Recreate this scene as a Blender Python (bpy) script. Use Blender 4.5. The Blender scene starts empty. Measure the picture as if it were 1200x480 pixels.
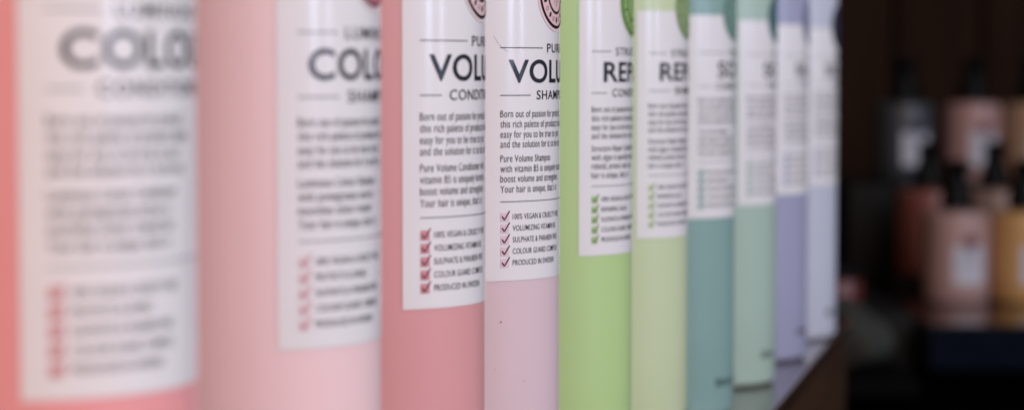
import bpy, bmesh, math
from mathutils import Vector

S = bpy.context.scene
C = S.collection
rad = math.radians

# ------------------------------------------------------------------ camera
CAM_H = 0.1442                      # camera height above the counter top
cd = bpy.data.cameras.new('camera')
cd.sensor_width = 36.0
cd.lens = 85.2
cd.clip_start = 0.01
cd.clip_end = 50
cd.dof.use_dof = True
cd.dof.focus_distance = 0.700
cd.dof.aperture_fstop = 11.0
cd.dof.aperture_blades = 0
cam = bpy.data.objects.new('camera', cd)
cam.location = (0, 0, CAM_H)
cam.rotation_euler = (rad(90 - 3.12), 0, 0)
C.objects.link(cam)
S.camera = cam

# ------------------------------------------------------------------ world, lamps, exposure
W = bpy.data.worlds.new('World')
S.world = W
W.use_nodes = True
W.node_tree.nodes['Background'].inputs[0].default_value = (0.80, 0.86, 1.0, 1)
W.node_tree.nodes['Background'].inputs[1].default_value = 0.02
S.view_settings.view_transform = 'Standard'
S.view_settings.look = 'None'
S.view_settings.exposure = 0.0
S.view_settings.gamma = 1.0


def area(name, loc, target, sx, sy, power, col):
    l = bpy.data.lights.new(name, 'AREA')
    l.shape = 'RECTANGLE'
    l.size, l.size_y = sx, sy
    l.energy = power
    l.color = col
    o = bpy.data.objects.new(name, l)
    o.location = loc
    d = Vector(target) - Vector(loc)
    o.rotation_euler = d.to_track_quat('-Z', 'Y').to_euler()
    C.objects.link(o)
    return o


# two tall shop-window panes, right of and behind the photographer
area('window_light_wide', (2.36, -0.50, 1.03), (0.1, 0.8, 1.03), 0.30, 1.7, 18, (0.58, 0.71, 1.0))
area('window_light_narrow', (2.62, 0.14, 1.03), (0.1, 0.8, 1.03), 0.17, 1.7, 10, (0.58, 0.71, 1.0))
# added broad fill, high on the right, standing for no real fixture
area('overhead_fill', (1.5, 0.55, 1.45), (0.05, 0.8, 0.1), 1.2, 1.2, 18, (0.96, 0.97, 1.0))
# added orange fill in place of colour bounced onto the bottles' left sides
area('warm_fill', (-0.9, -0.9, 0.7), (0.0, 0.6, 0.1), 0.5, 0.5, 8, (1.0, 0.52, 0.34))
# added fill above and behind the camera, brightens the strips between bottles
area('front_fill', (0.80, -1.15, 0.95), (0.0, 0.6, 0.1), 0.9, 0.6, 26, (1.0, 0.84, 0.79))


# ------------------------------------------------------------------ helpers
def lin(c):
    return tuple(((v / 255) / 12.92 if v / 255 <= 0.04045 else ((v / 255 + 0.055) / 1.055) ** 2.4) for v in c) + (1.0,)


MATS = {}


def mat(name, rgb, rough=0.5, sss=0.0, coat=0.0, spec=0.5, noise=0.0, nscale=40, stretch=None, bump=0.0, metal=0.0, spread=0.25):
    if name in MATS:
        return MATS[name]
    m = bpy.data.materials.new(name)
    m.use_nodes = True
    nt = m.node_tree
    b = nt.nodes['Principled BSDF']
    col = lin(rgb)
    b.inputs['Base Color'].default_value = col
    b.inputs['Roughness'].default_value = rough
    b.inputs['Specular IOR Level'].default_value = spec
    b.inputs['Metallic'].default_value = metal
    if sss:
        b.inputs['Subsurface Weight'].default_value = sss
        b.inputs['Subsurface Radius'].default_value = (1.0, 0.75, 0.7)
        b.inputs['Subsurface Scale'].default_value = 0.006
    if coat:
        b.inputs['Coat Weight'].default_value = coat
        b.inputs['Coat Roughness'].default_value = 0.14
    tc = nt.nodes.new('ShaderNodeTexCoord')
    mp = nt.nodes.new('ShaderNodeMapping')
    if stretch:
        mp.inputs['Scale'].default_value = stretch
    nt.links.new(tc.outputs['Object'], mp.inputs['Vector'])
    nz = nt.nodes.new('ShaderNodeTexNoise')
    nz.inputs['Scale'].default_value = nscale
    nz.inputs['Detail'].default_value = 5
    nt.links.new(mp.outputs['Vector'], nz.inputs['Vector'])
    if noise:
        r = nt.nodes.new('ShaderNodeValToRGB')
        r.color_ramp.elements[0].position = 0.5 - spread
        r.color_ramp.elements[1].position = 0.5 + spread
        r.color_ramp.elements[0].color = tuple(v * (1 - noise) for v in col[:3]) + (1,)
        r.color_ramp.elements[1].color = tuple(min(1, v * (1 + noise)) for v in col[:3]) + (1,)
        nt.links.new(nz.outputs['Fac'], r.inputs['Fac'])
        nt.links.new(r.outputs['Color'], b.inputs['Base Color'])
    if bump:
        bp = nt.nodes.new('ShaderNodeBump')
        bp.inputs['Strength'].default_value = bump
        bp.inputs['Distance'].default_value = 0.0004
        nt.links.new(nz.outputs['Fac'], bp.inputs['Height'])
        nt.links.new(bp.outputs['Normal'], b.inputs['Normal'])
    MATS[name] = m
    return m


def plastic(name, rgb):
    return mat(name, rgb, rough=0.42, sss=0.22, coat=0.35, noise=0.02, nscale=18, bump=0.03)


def tag(o, label=None, cat=None, group=None, kind=None):
    if label: o['label'] = label
    if cat: o['category'] = cat
    if group: o['group'] = group
    if kind: o['kind'] = kind
    return o


def empty(name, loc, rz=0.0):
    o = bpy.data.objects.new(name, None)
    o.empty_display_size = 0.02
    o.location = loc
    o.rotation_euler = (0, 0, rz)
    C.objects.link(o)
    return o


def link(name, me, mats, parent=None, smooth=False):
    o = bpy.data.objects.new(name, me)
    for m in (mats if isinstance(mats, (list, tuple)) else [mats]):
        me.materials.append(m)
    if smooth:
        for p in me.polygons:
            p.use_smooth = True
    if parent is not None:
        o.parent = parent
    C.objects.link(o)
    return o


def lathe(name, profile, m, parent, seg=96, loc=(0, 0, 0), sharp=40):
    bm = bmesh.new()
    rings = []
    for r, z in profile:
        if r < 1e-6:
            rings.append([bm.verts.new((0, 0, z))])
        else:
            rings.append([bm.verts.new((r * math.cos(2 * math.pi * i / seg), r * math.sin(2 * math.pi * i / seg), z)) for i in range(seg)])
    for a, b in zip(rings, rings[1:]):
        for i in range(seg):
            j = (i + 1) % seg
            if len(a) == 1 and len(b) == 1:
                continue
            if len(a) == 1:
                bm.faces.new((a[0], b[j], b[i]))
            elif len(b) == 1:
                bm.faces.new((a[i], a[j], b[0]))
            else:
                bm.faces.new((a[i], a[j], b[j], b[i]))
    bmesh.ops.recalc_face_normals(bm, faces=bm.faces)
    for e in bm.edges:
        if len(e.link_faces) == 2 and e.calc_face_angle(0) > rad(sharp):
            e.smooth = False
    me = bpy.data.meshes.new(name)
    bm.to_mesh(me)
    bm.free()
    o = link(name, me, m, parent, smooth=True)
    o.location = loc
    return o


def box_bm(bm, x0, x1, y0, y1, z0, z1, bev=0.0):
    r = bmesh.ops.create_cube(bm, size=1)
    vs = r['verts']
    for v in vs:
        v.co = Vector((x0 + (v.co.x + .5) * (x1 - x0), y0 + (v.co.y + .5) * (y1 - y0), z0 + (v.co.z + .5) * (z1 - z0)))
    if bev:
        es = {e for v in vs for e in v.link_edges}
        bmesh.ops.bevel(bm, geom=list(es), offset=bev, segments=3, affect='EDGES', profile=0.5)


def bm_obj(name, bm, m, parent=None, smooth=False):
    me = bpy.data.meshes.new(name)
    bm.to_mesh(me)
    bm.free()
    return link(name, me, m, parent, smooth)


# ---- flat artwork (millimetres: x right, z up) that is then bent round the bottle
class Art:
    def __init__(self):
        self.bm = bmesh.new()

    def poly(self, pts, mi=0):
        f = self.bm.faces.new([self.bm.verts.new((x, 0, z)) for x, z in pts])
        f.material_index = mi
        return f

    def rect(self, x0, x1, z0, z1, mi=0):
        self.poly([(x0, z0), (x1, z0), (x1, z1), (x0, z1)], mi)

    def ring(self, cx, cz, r0, r1, mi=0, n=72, sx=1.0):
        for i in range(n):
            a, b = 2 * math.pi * i / n, 2 * math.pi * (i + 1) / n
            P = lambda r, t: (cx + sx * r * math.cos(t), cz + r * math.sin(t))
            if r0 <= 0:
                self.poly([(cx, cz), P(r1, a), P(r1, b)], mi)
            else:
                self.poly([P(r0, a), P(r1, a), P(r1, b), P(r0, b)], mi)

    def stroke(self, pts, w, mi=0):
        for (x0, z0), (x1, z1) in zip(pts, pts[1:]):
            d = math.hypot(x1 - x0, z1 - z0)
            nx, nz = -(z1 - z0) / d * w / 2, (x1 - x0) / d * w / 2
            self.poly([(x0 - nx, z0 - nz), (x1 - nx, z1 - nz), (x1 + nx, z1 + nz), (x0 + nx, z0 + nz)], mi)

    def text(self, body, x, z, cap, sx=1.0, width=None, off=0.0, align='L', mi=0, res=4, space=1.0):
        """cap height in mm; width fits the whole line; returns the line's width"""
        cu = bpy.data.curves.new('lettering', 'FONT')
        cu.body = body
        cu.offset = off
        cu.resolution_u = res
        cu.space_character = space
        ob = bpy.data.objects.new('lettering', cu)
        C.objects.link(ob)
        me = ob.to_mesh()
        vs = [v.co.copy() for v in me.vertices]
        fs = [list(p.vertices) for p in me.polygons]
        ob.to_mesh_clear()
        bpy.data.objects.remove(ob)
        bpy.data.curves.remove(cu)
        k = cap / 0.69
        x0 = min(v.x for v in vs)
        x1 = max(v.x for v in vs)
        if width:
            sx = width / ((x1 - x0) * k)
        w = (x1 - x0) * k * sx
        up = 1.13
        XH = 0.46
        warp = lambda y: y * up if 0 < y < XH else (XH * up + (y - XH) * (0.69 - XH * up) / (0.69 - XH) if y >= XH else y)
        lower = any(c.islower() for c in body)
        ox = x if align == 'L' else x - w / 2
        nv = [self.bm.verts.new((ox + (v.x - x0) * k * sx, 0, z + (warp(v.y) if lower else v.y) * k)) for v in vs]
        for f in fs:
            try:
                g = self.bm.faces.new([nv[i] for i in f])
                g.material_index = mi
            except ValueError:
                pass
        return w

    def wrap(self, name, mats, parent, R, lift, centre, step=1.0, thick=0.0):
        """bend onto a cylinder of radius R (m); x=0 sits at azimuth `centre`"""
        bm = self.bm
        bmesh.ops.remove_doubles(bm, verts=bm.verts, dist=1e-5)
        xs = [v.co.x for v in bm.verts]
        x = math.ceil(min(xs) / step) * step
        while x < max(xs):
            bmesh.ops.bisect_plane(bm, geom=bm.verts[:] + bm.edges[:] + bm.faces[:], plane_co=(x, 0, 0), plane_no=(1, 0, 0), dist=1e-6)
            x += step
        for v in bm.verts:
            t = centre + v.co.x / 1000.0 / R
            r = R + lift
            v.co = Vector((r * math.cos(t), r * math.sin(t), v.co.z / 1000.0))
        for f in bm.faces:
            f.normal_update()
            c = f.calc_center_median()
            if f.normal.x * c.x + f.normal.y * c.y < 0:
                f.normal_flip()
        if thick:
            edges = [e for e in bm.edges if len(e.link_faces) == 1]
            r = bmesh.ops.extrude_edge_only(bm, edges=edges)
            for v in [g for g in r['geom'] if isinstance(g, bmesh.types.BMVert)]:
                q = (R - 0.0003) / math.hypot(v.co.x, v.co.y)
                v.co.x *= q
                v.co.y *= q
        return bm_obj(name, bm, mats, parent)


# ------------------------------------------------------------------ materials
wood_dark = mat('dark_counter_wood', (66, 46, 36), rough=0.2, noise=0.35, nscale=9, stretch=(9, 0.8, 9), spec=0.5, coat=0.5)
wood_face = mat('dark_counter_front', (54, 34, 19), rough=0.55, spec=0.3, noise=0.3, nscale=9, stretch=(9, 0.8, 9))
wall_wood = mat('brown_wall_wood', (42, 24, 11), rough=0.7, spec=0.12, noise=0.4, nscale=6, stretch=(9, 9, 0.7))
floor_m = mat('dark_floor', (16, 13, 12), rough=0.7, spec=0.1, noise=0.2)
label_w = mat('white_label', (232, 228, 229), rough=0.5, coat=0.8, noise=0.015, nscale=60, bump=0.015)
ink = mat('dark_ink', (24, 26, 38), rough=0.5, coat=0.9)
ink_soft = mat('grey_ink', (62, 60, 70), rough=0.5, coat=0.6)
black_pl = mat('black_plastic', (10, 10, 11), rough=0.5, noise=0.1, spec=0.15)
charcoal = mat('charcoal_board', (24, 25, 24), rough=0.6, noise=0.15, spec=0.2)
navy = mat('navy_board', (9, 16, 29), rough=0.6, spec=0.04, noise=0.15)
gloss_black = mat('gloss_black_shelf', (20, 20, 24), rough=0.14, noise=0.1, spec=0.4)

# ------------------------------------------------------------------ setting
fl = bmesh.new()
bmesh.ops.create_grid(fl, x_segments=2, y_segments=2, size=6)
f = bm_obj('floor', fl, floor_m)
f.location = (0, 1, -0.80)
tag(f, kind='structure')

wl = bmesh.new()
x = -2.6
while x < 3.4:
    box_bm(wl, x + 0.002, x + 0.118, 3.30, 3.32, -0.80, 2.2, 0.003)
    x += 0.12
box_bm(wl, -2.6, 3.4, 3.322, 3.36, -0.80, 2.2)
w = bm_obj('wall', wl, wall_wood)
tag(w, 'dark brown wall of upright wooden boards behind the display stand', 'wall', kind='structure')

# counter with its front edge running away to the right
EDGE = Vector((0.648, 5.9)) * 0.1754
ang = math.atan2(0.22, 1.0)             # clockwise from +Y
cnt = empty('counter', (EDGE.x, EDGE.y, -0.80), -ang)
tag(cnt, 'dark brown wooden counter with a glossy top under the row of bottles', 'counter')
far_l = 0.415
b = bmesh.new()
box_bm(b, -0.42, 0.0, -1.3, far_l, 0.791, 0.80, 0.002)
bm_obj('counter_top', b, wood_dark, cnt)
b = bmesh.new()
box_bm(b, -0.41, -0.003, -1.29, far_l - 0.003, 0.0, 0.789, 0.002)
bm_obj('cabinet_body', b, wood_face, cnt)

# ------------------------------------------------------------------ the row of bottles
R = 0.031
U = 0.1754
FPX = 2840.0
Z_LAB = 0.0839          # label bottom above the counter
BODY = [(0.0, 0.0012), (0.0235, 0.0012), (0.0255, 0.0), (0.0278, 0.0001), (0.0295, 0.0007), (0.0306, 0.0018), (R, 0.0034)]
BODY += [(R, 0.04), (R, 0.10), (R, 0.16), (R, 0.188)]
for i in range(1, 9):
    t = i / 8 * math.pi / 2
    BODY.append((0.021 + 0.010 * math.cos(t), 0.188 + 0.010 * math.sin(t)))
BODY += [(0.0125, 0.1995), (0.0125, 0.204), (0.0, 0.204)]
CAP = [(0.0135, 0.2002), (0.0140, 0.2006), (0.0140, 0.2300), (0.0135, 0.2312), (0.0, 0.2312)]

W2 = 29.4                # half the label's width in mm
CHK2 = {'col': 'PROTECTS & SHINES', 'vol': 'VOLUMIZING VITAMIN B5', 'rep': 'REPAIRING ALGAE', 'sof': 'MOISTURIZING OIL', 'sil': 'NEUTRALIZES YELLOW'}
HEAD = {'col': ('LUMINOUS', 'COLOUR'), 'vol': ('PURE', 'VOLUME'), 'rep': ('STRUCTURE', 'REPAIR'), 'sof': ('TRUE', 'SOFT'), 'sil': ('SHEER', 'SILVER')}
TITLE_W = {'col': 46, 'vol': 45.8, 'rep': 41, 'sof': 30, 'sil': 36}
PARA1 = ['Born out of passion for products', 'this rich palette of products makes', 'easy for you to be true to your', 'and the solution for it to be true']
PARA2 = {
    'vol': (['Pure Volume Shampoo', 'with vitamin B5 is uniquely made', 'boost volume and strengthen', "Your hair is unique, that's it"],
            ['Pure Volume Conditioner with', 'vitamin B5 is uniquely formula', 'boost volume and strengthen', "Your hair is unique, that's it"]),
    'col': (['Luminous Colour Shampoo', 'with pomegranate extract', 'nourishes colour treated', "Your hair is unique, that's it"],
            ['Luminous Colour Conditioner', 'with pomegranate extract is', 'nourishes colour treated hair', "Your hair is unique, that's it"]),
    'rep': (['Structure Repair Shampoo', 'with algae is specially made', 'rebuild, protect and care', "hair is unique, that's it"],
            ['Structure Repair Conditioner', 'with algae is specially made', 'rebuild, protect and care', "hair is unique, that's it"]),
    'sof': (['True Soft Shampoo', 'with argan oil is specially', 'soften and moisturize dry', "Your hair is unique, that's it"],) * 2,
    'sil': (['Sheer Silver Shampoo', 'with pigments is specially', 'reduce the yellow tones of', "Your hair is unique, that's it"],) * 2,
}


def bottle(px, zl, beta, dz, line, cond, body_rgb, emblem_rgb, halo_rgb, ring_rgb, box_rgb, tick_rgb, label, key):
    """px: right silhouette in photo pixels at the label's bottom; zl: depth of the label's left edge;
    beta: angle of the label's left edge from the direction to the camera"""
    za = (zl + 0.168) * U
    u = (px - 600.0) / FPX
    xa = u * za - R * math.sqrt(1 + u * u)
    root = empty('plastic_bottle', (xa, za, 0.0))
    tag(root, label, 'bottle', 'bottles standing in a row on the counter')
    to_cam = math.atan2(-za, -xa)
    cen = to_cam + rad(beta) + W2 / 1000.0 / R * 1.03
    pm = plastic(key + '_plastic', body_rgb)
    lathe('body', BODY, pm, root, seg=160)
    lathe('cap', CAP, mat('white_cap', (225, 222, 222), rough=0.4), root, seg=64)
    k = 1.033
    L = -W2 + 3.8        # text margin

    a = Art()
    a.rect(-W2 * k, W2 * k, 0, 88.5 if key == 'green' else 84)
    # the emblem bites a disc out of nothing: it is printed over the label's top edge
    lab = a.wrap('label', label_w, root, R, 0.00012, cen, step=0.6, thick=1)
    lab.location = (0, 0, Z_LAB + dz)

    def put(art, name, mats, lift=0.00024, parent=lab):
        o = art.wrap(name, mats, parent, R, lift, cen)
        return o

    # heading
    h1, h2 = HEAD[line]
    h3 = 'CONDITIONER' if cond else 'SHAMPOO'
    a = Art()
    w1 = a.text(h1, 0, 67.2, 2.65, width=(13.2 if line != 'rep' and line != 'col' else 24) if h1 in ('PURE', 'TRUE') else len(h1) * 3.2, off=0.004, align='C', space=1.15)
    for sgn in (-1, 1):
        e0, e1 = sgn * (W2 - 3.8), sgn * (w1 / 2 + 2.4)
        a.rect(min(e0, e1), max(e0, e1), 68.38, 68.62)
    a.text(h2, 0, 58.4, 6.5, width=TITLE_W[line], off=0.018, align='C', space=1.05, res=8)
    w3 = a.text(h3, 0, 53.3, 2.65, width=32.6 if cond else 24.2, off=0.008, align='C', space=1.1)
    for sgn in (-1, 1):
        e0, e1 = sgn * (W2 - 3.8), sgn * (w3 / 2 + 2.6)
        a.rect(min(e0, e1), max(e0, e1), 54.43, 54.67)
    put(a, 'heading', ink)
    # paragraphs and the ruled line below them
    a = Art()
    for t, z in zip(PARA1, (48.1, 45.1, 42.1, 39.2)):
        a.text(t, L, z, 2.0, sx=0.735, off=0.001, res=3, space=1.07)
    for t, z in zip(PARA2[line][1 if cond else 0], (35.0, 32.0, 29.05, 26.0)):
        a.text(t, L, z, 2.0, sx=0.735, off=0.001, res=3, space=1.07)
    a.rect(L, W2 - 3.8, 23.2, 23.42)
    put(a, 'paragraph', ink_soft)
    # checklist
    rows = ['100% VEGAN & CRUELTY FREE', CHK2[line], 'SULPHATE & PARABEN FREE', 'COLOUR GUARD COMPLEX', 'PRODUCED IN SWEDEN']
    a = Art()
    bx = mat(key + '_box', box_rgb, rough=0.4)
    tk = mat(key + '_tick', tick_rgb, rough=0.4)
    for i, t in enumerate(rows):
        z = 18.1 - 3.4 * i
        a.text(t, L + 4.1, z, 1.62, sx=0.73, off=0.002, res=3, space=1.06)
        c = Art()
        c.rect(L + 0.1, L + 2.75, z - 0.55, z + 2.0)
        bo = put(c, 'check_box', bx)
        c = Art()
        c.stroke([(L + 0.45, z + 0.95), (L + 1.25, z - 0.1), (L + 3.0, z + 2.5)], 0.42)
        t2 = c.wrap('tick', tk, lab, R, 0.00034, cen)
    put(a, 'checklist', ink_soft)
    # round emblem printed across the label's top edge
    ez = 85.2
    a = Art()
    a.ring(0, ez, 0, 11.8, 0)
    em = a.wrap('emblem', mat(key + '_halo', halo_rgb, rough=0.4), root, R, 0.00026, cen)
    em.location = (0, 0, Z_LAB + dz)
    a = Art()
    a.ring(0, ez, 0, 10.3, 0)
    put(a, 'disc', mat(key + '_emblem', emblem_rgb, rough=0.4), 0.00034, em)
    rm = mat(key + '_ring', ring_rgb, rough=0.35)
    rp = mat(key + '_bead', tuple(int(v * 0.75 + t * 0.25) for v, t in zip(emblem_rgb, ring_rgb)), rough=0.4)
    for r0, r1 in ((10.0, 10.85), (5.8, 6.55)):
        a = Art()
        a.ring(0, ez, r0, r1)
        put(a, 'ring', rm, 0.00044, em)
    a = Art()
    n = 20
    for i in range(n):
        t = 2 * math.pi * i / n
        cx, cz = 8.25 * math.cos(t), ez + 8.25 * math.sin(t)
        if i % 2:
            pts = [(cx + 0.55 * math.cos(q) * math.sin(t) + 0.9 * math.sin(q) * math.cos(t),
                    cz - 0.55 * math.cos(q) * math.cos(t) + 0.9 * math.sin(q) * math.sin(t)) for q in [2 * math.pi * j / 14 for j in range(14)]]
            a.poly(pts)
        else:
            a.ring(cx, cz, 0.45, 0.75, 1, n=14)
    put(a, 'bead_border', [rm, rp], 0.00044, em)
    a = Art()
    for sx, w in ((0, 0.4), (-1.7, 0.3), (1.7, 0.3)):
        a.stroke([(sx, ez - 4.2 + abs(sx) * 0.6), (sx * 1.2, ez), (sx, ez + 4.2 - abs(sx) * 0.6)], w)
    put(a, 'centre_mark', rp, 0.00044, em)
    # volume mark near the foot
    a = Art()
    a.text('350 ml  11.8 fl. oz.', 0, 13.2, 3.2, width=32, off=0.02, align='C')
    vm = a.wrap('volume_mark', mat(key + '_print', tuple(int(v * 0.32) for v in body_rgb), rough=0.4), root, R, 0.00012, cen)
    if key == 'lilac':      # a hair scratch on the label and a speck on the body
        a = Art()
        a.stroke([(-W2 + 1.6, 72.0), (-W2 + 3.3, 69.6), (-W2 + 3.9, 68.9), (-W2 + 6.4, 67.2)], 0.10)
        put(a, 'scratch', mat('scratch_grey', (182, 176, 178), rough=0.6))
        a = Art()
        a.ring(-W2 + 4.0, -13.0, 0, 0.22, n=10)
        a.ring(-W2 + 2.0, -27.0, 0, 0.12, n=10)
        a.ring(-W2 + 12.0, -31.0, 0, 0.14, n=10)
        sp = a.wrap('speck', ink_soft, root, R, 0.0001, cen)
        sp.location = (0, 0, Z_LAB)
    return root


PK, DK = (206, 144, 148), (60, 34, 42)
GR, DG = (172, 198, 138), (72, 108, 54)
ROW = [
    (229, 2.415, -3, 0.0029, 'col', True, (240, 162, 163), (214, 150, 156), (232, 196, 198), (60, 28, 40), (214, 166, 168), (188, 120, 126),
     'coral pink bottle nearest the camera, its white label badly out of focus', 'coral'),
    (445.5, 2.97, 13.4, 0.0005, 'col', False, (243, 208, 209), (205, 130, 140), (230, 205, 206), (90, 20, 44), (224, 200, 202), (192, 138, 144),
     'pale blush pink bottle between the coral and the rose pink bottles', 'blush'),
    (568, 3.51, 16.3, 0, 'vol', True, (222, 159, 160), (226, 196, 198), (232, 210, 210), (30, 18, 26), PK, (120, 40, 60),
     'rose pink bottle with red tick boxes, beside the sharply focused bottle', 'rose'),
    (655.5, 4.05, 15, -0.0009, 'vol', False, (222, 197, 202), (226, 190, 192), (236, 206, 208), (28, 18, 26), (228, 198, 206), DK,
     'pale lilac pink bottle in sharp focus, just left of the bright green one', 'lilac'),
    (741, 4.62, 23, -0.0011, 'rep', True, (186, 214, 147), (150, 184, 112), (164, 194, 126), (56, 84, 52), GR, DG,
     'bright green bottle with green tick boxes', 'green'),
    (806, 5.10, 21.3, -0.0010, 'rep', False, (202, 214, 174), (156, 178, 126), (172, 192, 144), (84, 108, 78), (206, 216, 180), (90, 110, 70),
     'pale yellow green bottle between the bright green and the teal bottles', 'lime'),
    (861, 5.71, 20.4, 0, 'sof', True, (138, 170, 165), (126, 158, 148), (140, 170, 160), (78, 108, 104), (150, 182, 176), (70, 104, 98),
     'muted teal bottle, the darkest one in the far half of the row', 'teal'),
    (909.5, 6.28, 24.6, 0, 'sof', False, (172, 194, 180), (84, 120, 124), (104, 140, 140), (44, 72, 80), (180, 204, 194), (80, 112, 106),
     'pale mint bottle between the teal and the lavender bottles', 'mint'),
    (947, 6.84, 28, 0, 'sil', True, (162, 163, 190), (140, 140, 166), (156, 156, 182), (80, 82, 108), (170, 172, 204), (90, 92, 120),
     'lavender purple bottle, last but one at the far end of the row', 'lavender'),
    (981, 7.40, 27, 0, 'sil', False, (195, 198, 212), (60, 66, 88), (84, 90, 112), (34, 38, 56), (190, 192, 214), (90, 92, 120),
     'whitish lavender bottle ending the row beside the dark background', 'pearl'),
]
for r in ROW:
    bottle(*r)

# ------------------------------------------------------------------ display stand in the background
HZ = 85.0


def at(px, y):
    return (px - 600.0) / FPX * y


def zat(py, y):
    return CAM_H - (py - HZ) / FPX * y


st = empty('display_stand', (at(1160, 2.6), 2.6, -0.80))
tag(st, 'black stepped display stand carrying the small pump bottles', 'display stand')
ox, oz = at(1160, 2.6), -0.80
Z_FRONT, Z_MID, Z_TOP = -0.0894, -0.0760, 0.0168
X0, X1 = at(1019, 2.6) - ox, 0.46


def st_box(name, x0, x1, y0, y1, z0, z1, m, bev=0.002):
    b = bmesh.new()
    box_bm(b, x0, x1, y0 - 2.6, y1 - 2.6, z0 - oz, z1 - oz, bev)
    return bm_obj(name, b, m, st)


XF = at(1089, 2.24) - ox
st_box('front_shelf', XF, X1, 2.24, 2.60, Z_FRONT - 0.042, Z_FRONT, gloss_black)
st_box('front_panel', XF + 0.001, X1 - 0.001, 2.232, 2.2385, Z_FRONT - 0.041, Z_FRONT - 0.001, navy, 0.001)
st_box('middle_step', X0 + 0.03, X1, 2.6015, 2.76, Z_FRONT - 0.042, Z_MID, charcoal)
st_box('upper_step', X0, X1, 2.7615, 2.96, Z_FRONT - 0.042, Z_TOP, charcoal)
st_box('side_panel', at(950, 2.4) - ox, XF - 0.002, 2.30, 2.58, Z_FRONT - 0.06, Z_FRONT + 0.004, charcoal)
st_box('base_cabinet', X0 + 0.02, X1 - 0.02, 2.45, 2.95, -0.80, Z_FRONT - 0.062, mat('black_base', (8, 7, 7), rough=0.8, spec=0.05))

st_box('low_ledge', at(940, 2.2) - ox, XF - 0.03, 2.10, 2.29, -0.138, -0.123, mat('black_ledge', (9, 8, 8), rough=0.7, spec=0.05))

BR, BH = 0.0335, 0.092
BB = [(0, 0.001), (0.028, 0.0), (0.0315, 0.001), (BR, 0.004), (BR, 0.03), (BR, 0.06), (BR, BH - 0.005)]
for i in range(1, 7):
    t = i / 6 * math.pi / 2
    BB.append((BR - 0.005 + 0.005 * math.cos(t), BH - 0.005 + 0.005 * math.sin(t)))
BB += [(0.0125, BH + 0.001), (0.0125, BH + 0.004), (0, BH + 0.004)]
COLLAR = [(0.0160, 0.0), (0.0166, 0.0006), (0.0164, 0.012), (0.0150, 0.018), (0.0122, 0.026), (0.0104, 0.034), (0.0, 0.034)]


def pump_bottle(px, y, z, rgb, key, label, dot):
    root = empty('pump_bottle', (at(px, y), y, z))
    tag(root, label, 'pump bottle', 'small pump bottles on the display stand')
    lathe('body', BB, plastic(key + '_plastic', rgb), root, seg=96)
    c = lathe('collar', COLLAR, black_pl, root, seg=48, loc=(0, 0, BH + 0.0025))
    b = bmesh.new()
    box_bm(b, -0.0098, 0.0098, -0.0090, 0.0090, 0.0335, 0.050, 0.004)
    box_bm(b, 0.006, 0.022, -0.004, 0.004, 0.0395, 0.0465, 0.002)
    hd = bm_obj('pump_head', b, black_pl, root, smooth=False)
    hd.location = (0, 0, BH + 0.0025)
    hd.rotation_euler = (0, 0, rad(-60))
    cen = math.atan2(-y, -at(px, y)) + rad(25)
    a = Art()
    a.rect(-17, 17, 20, 58)
    lb = a.wrap('label', mat('grey_white_label', (204, 206, 216), rough=0.5, noise=0.03), root, BR, 0.00015, cen, step=1.0, thick=1)
    a = Art()
    for i in range(4):
        a.rect(-13, 13 - i, 46 - i * 5, 46.8 - i * 5)
    a.rect(-9, 9, 49.5, 52)
    a.wrap('label_print', mat('grey_print', (120, 120, 126), rough=0.5), lb, BR, 0.0003, cen)
    a = Art()
    a.ring(0, 62, 0, 7.5, n=40)
    a.wrap('emblem', mat(key + '_dot', dot, rough=0.5), root, BR, 0.0004, cen)
    return root


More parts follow.
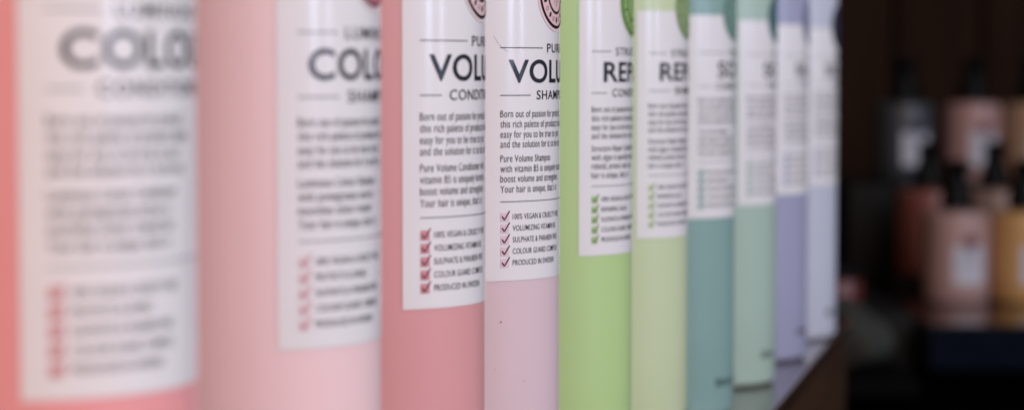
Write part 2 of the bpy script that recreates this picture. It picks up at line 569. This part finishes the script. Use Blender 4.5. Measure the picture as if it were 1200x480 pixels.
pump_bottle(1122, 2.48, Z_FRONT, (186, 152, 146), 'dusty_pink', 'dusty pink pump bottle in front on the lowest shelf, black pump', (120, 60, 70))
pump_bottle(1201, 2.48, Z_FRONT, (212, 166, 108), 'amber', 'amber yellow pump bottle on the lowest shelf, cut by the picture edge', (150, 90, 40))
pump_bottle(1088, 2.66, Z_MID, (146, 86, 74), 'brick', 'brick red pump bottle half hidden behind the dusty pink one', (110, 40, 44))
pump_bottle(1166, 2.66, Z_MID, (172, 138, 122), 'beige', 'beige pump bottle behind the gap between dusty pink and amber bottles', (120, 70, 60))
pump_bottle(1060, 2.85, Z_TOP, (70, 75, 80), 'slate', 'slate grey pump bottle at the end of the top step', (40, 48, 66))
pump_bottle(1140, 2.85, Z_TOP, (186, 148, 142), 'pink', 'pink pump bottle on the top step beside the slate grey one', (120, 50, 60))
pump_bottle(1210, 2.85, Z_TOP, (174, 144, 116), 'tan', 'tan pump bottle on the top step, cut by the picture edge', (110, 70, 60))

# grey cloth pouch and a red jar on the low ledge behind the last bottle
b = bmesh.new()
bmesh.ops.create_icosphere(b, subdivisions=5, radius=1.0)
for v in b.verts:
    p = v.co.copy()
    q = 1 + 0.06 * math.sin(5 * p.x + 2 * p.z) + 0.05 * math.sin(7 * p.y + 4 * p.x)
    z = p.z * q
    z = z * (0.036 if z > 0 else 0.030) * (1 - 0.35 * max(0, p.x))
    v.co = Vector((0.046 * p.x * q, 0.045 * p.y * q, max(z, -0.024) + 0.024))
pb = bm_obj('cloth_pouch', b, mat('grey_cloth', (62, 64, 60), rough=0.9, spec=0.1, noise=0.2, nscale=90), smooth=True)
pb.location = (at(992, 2.2), 2.2, -0.1226)
tag(pb, 'soft grey cloth pouch on the ledge behind the last bottle', 'pouch')
jr = empty('red_jar', (at(986, 2.40), 2.40, Z_FRONT + 0.0045))
tag(jr, 'small red jar peeking out from behind the last bottle', 'jar')
lathe('body', [(0, 0.0), (0.019, 0.0), (0.021, 0.002), (0.021, 0.022), (0.019, 0.025), (0, 0.025)], plastic('red_plastic', (100, 36, 34)), jr, seg=48)
lathe('lid', [(0, 0.0255), (0.0215, 0.0255), (0.0215, 0.037), (0.020, 0.038), (0, 0.038)], black_pl, jr, seg=48)
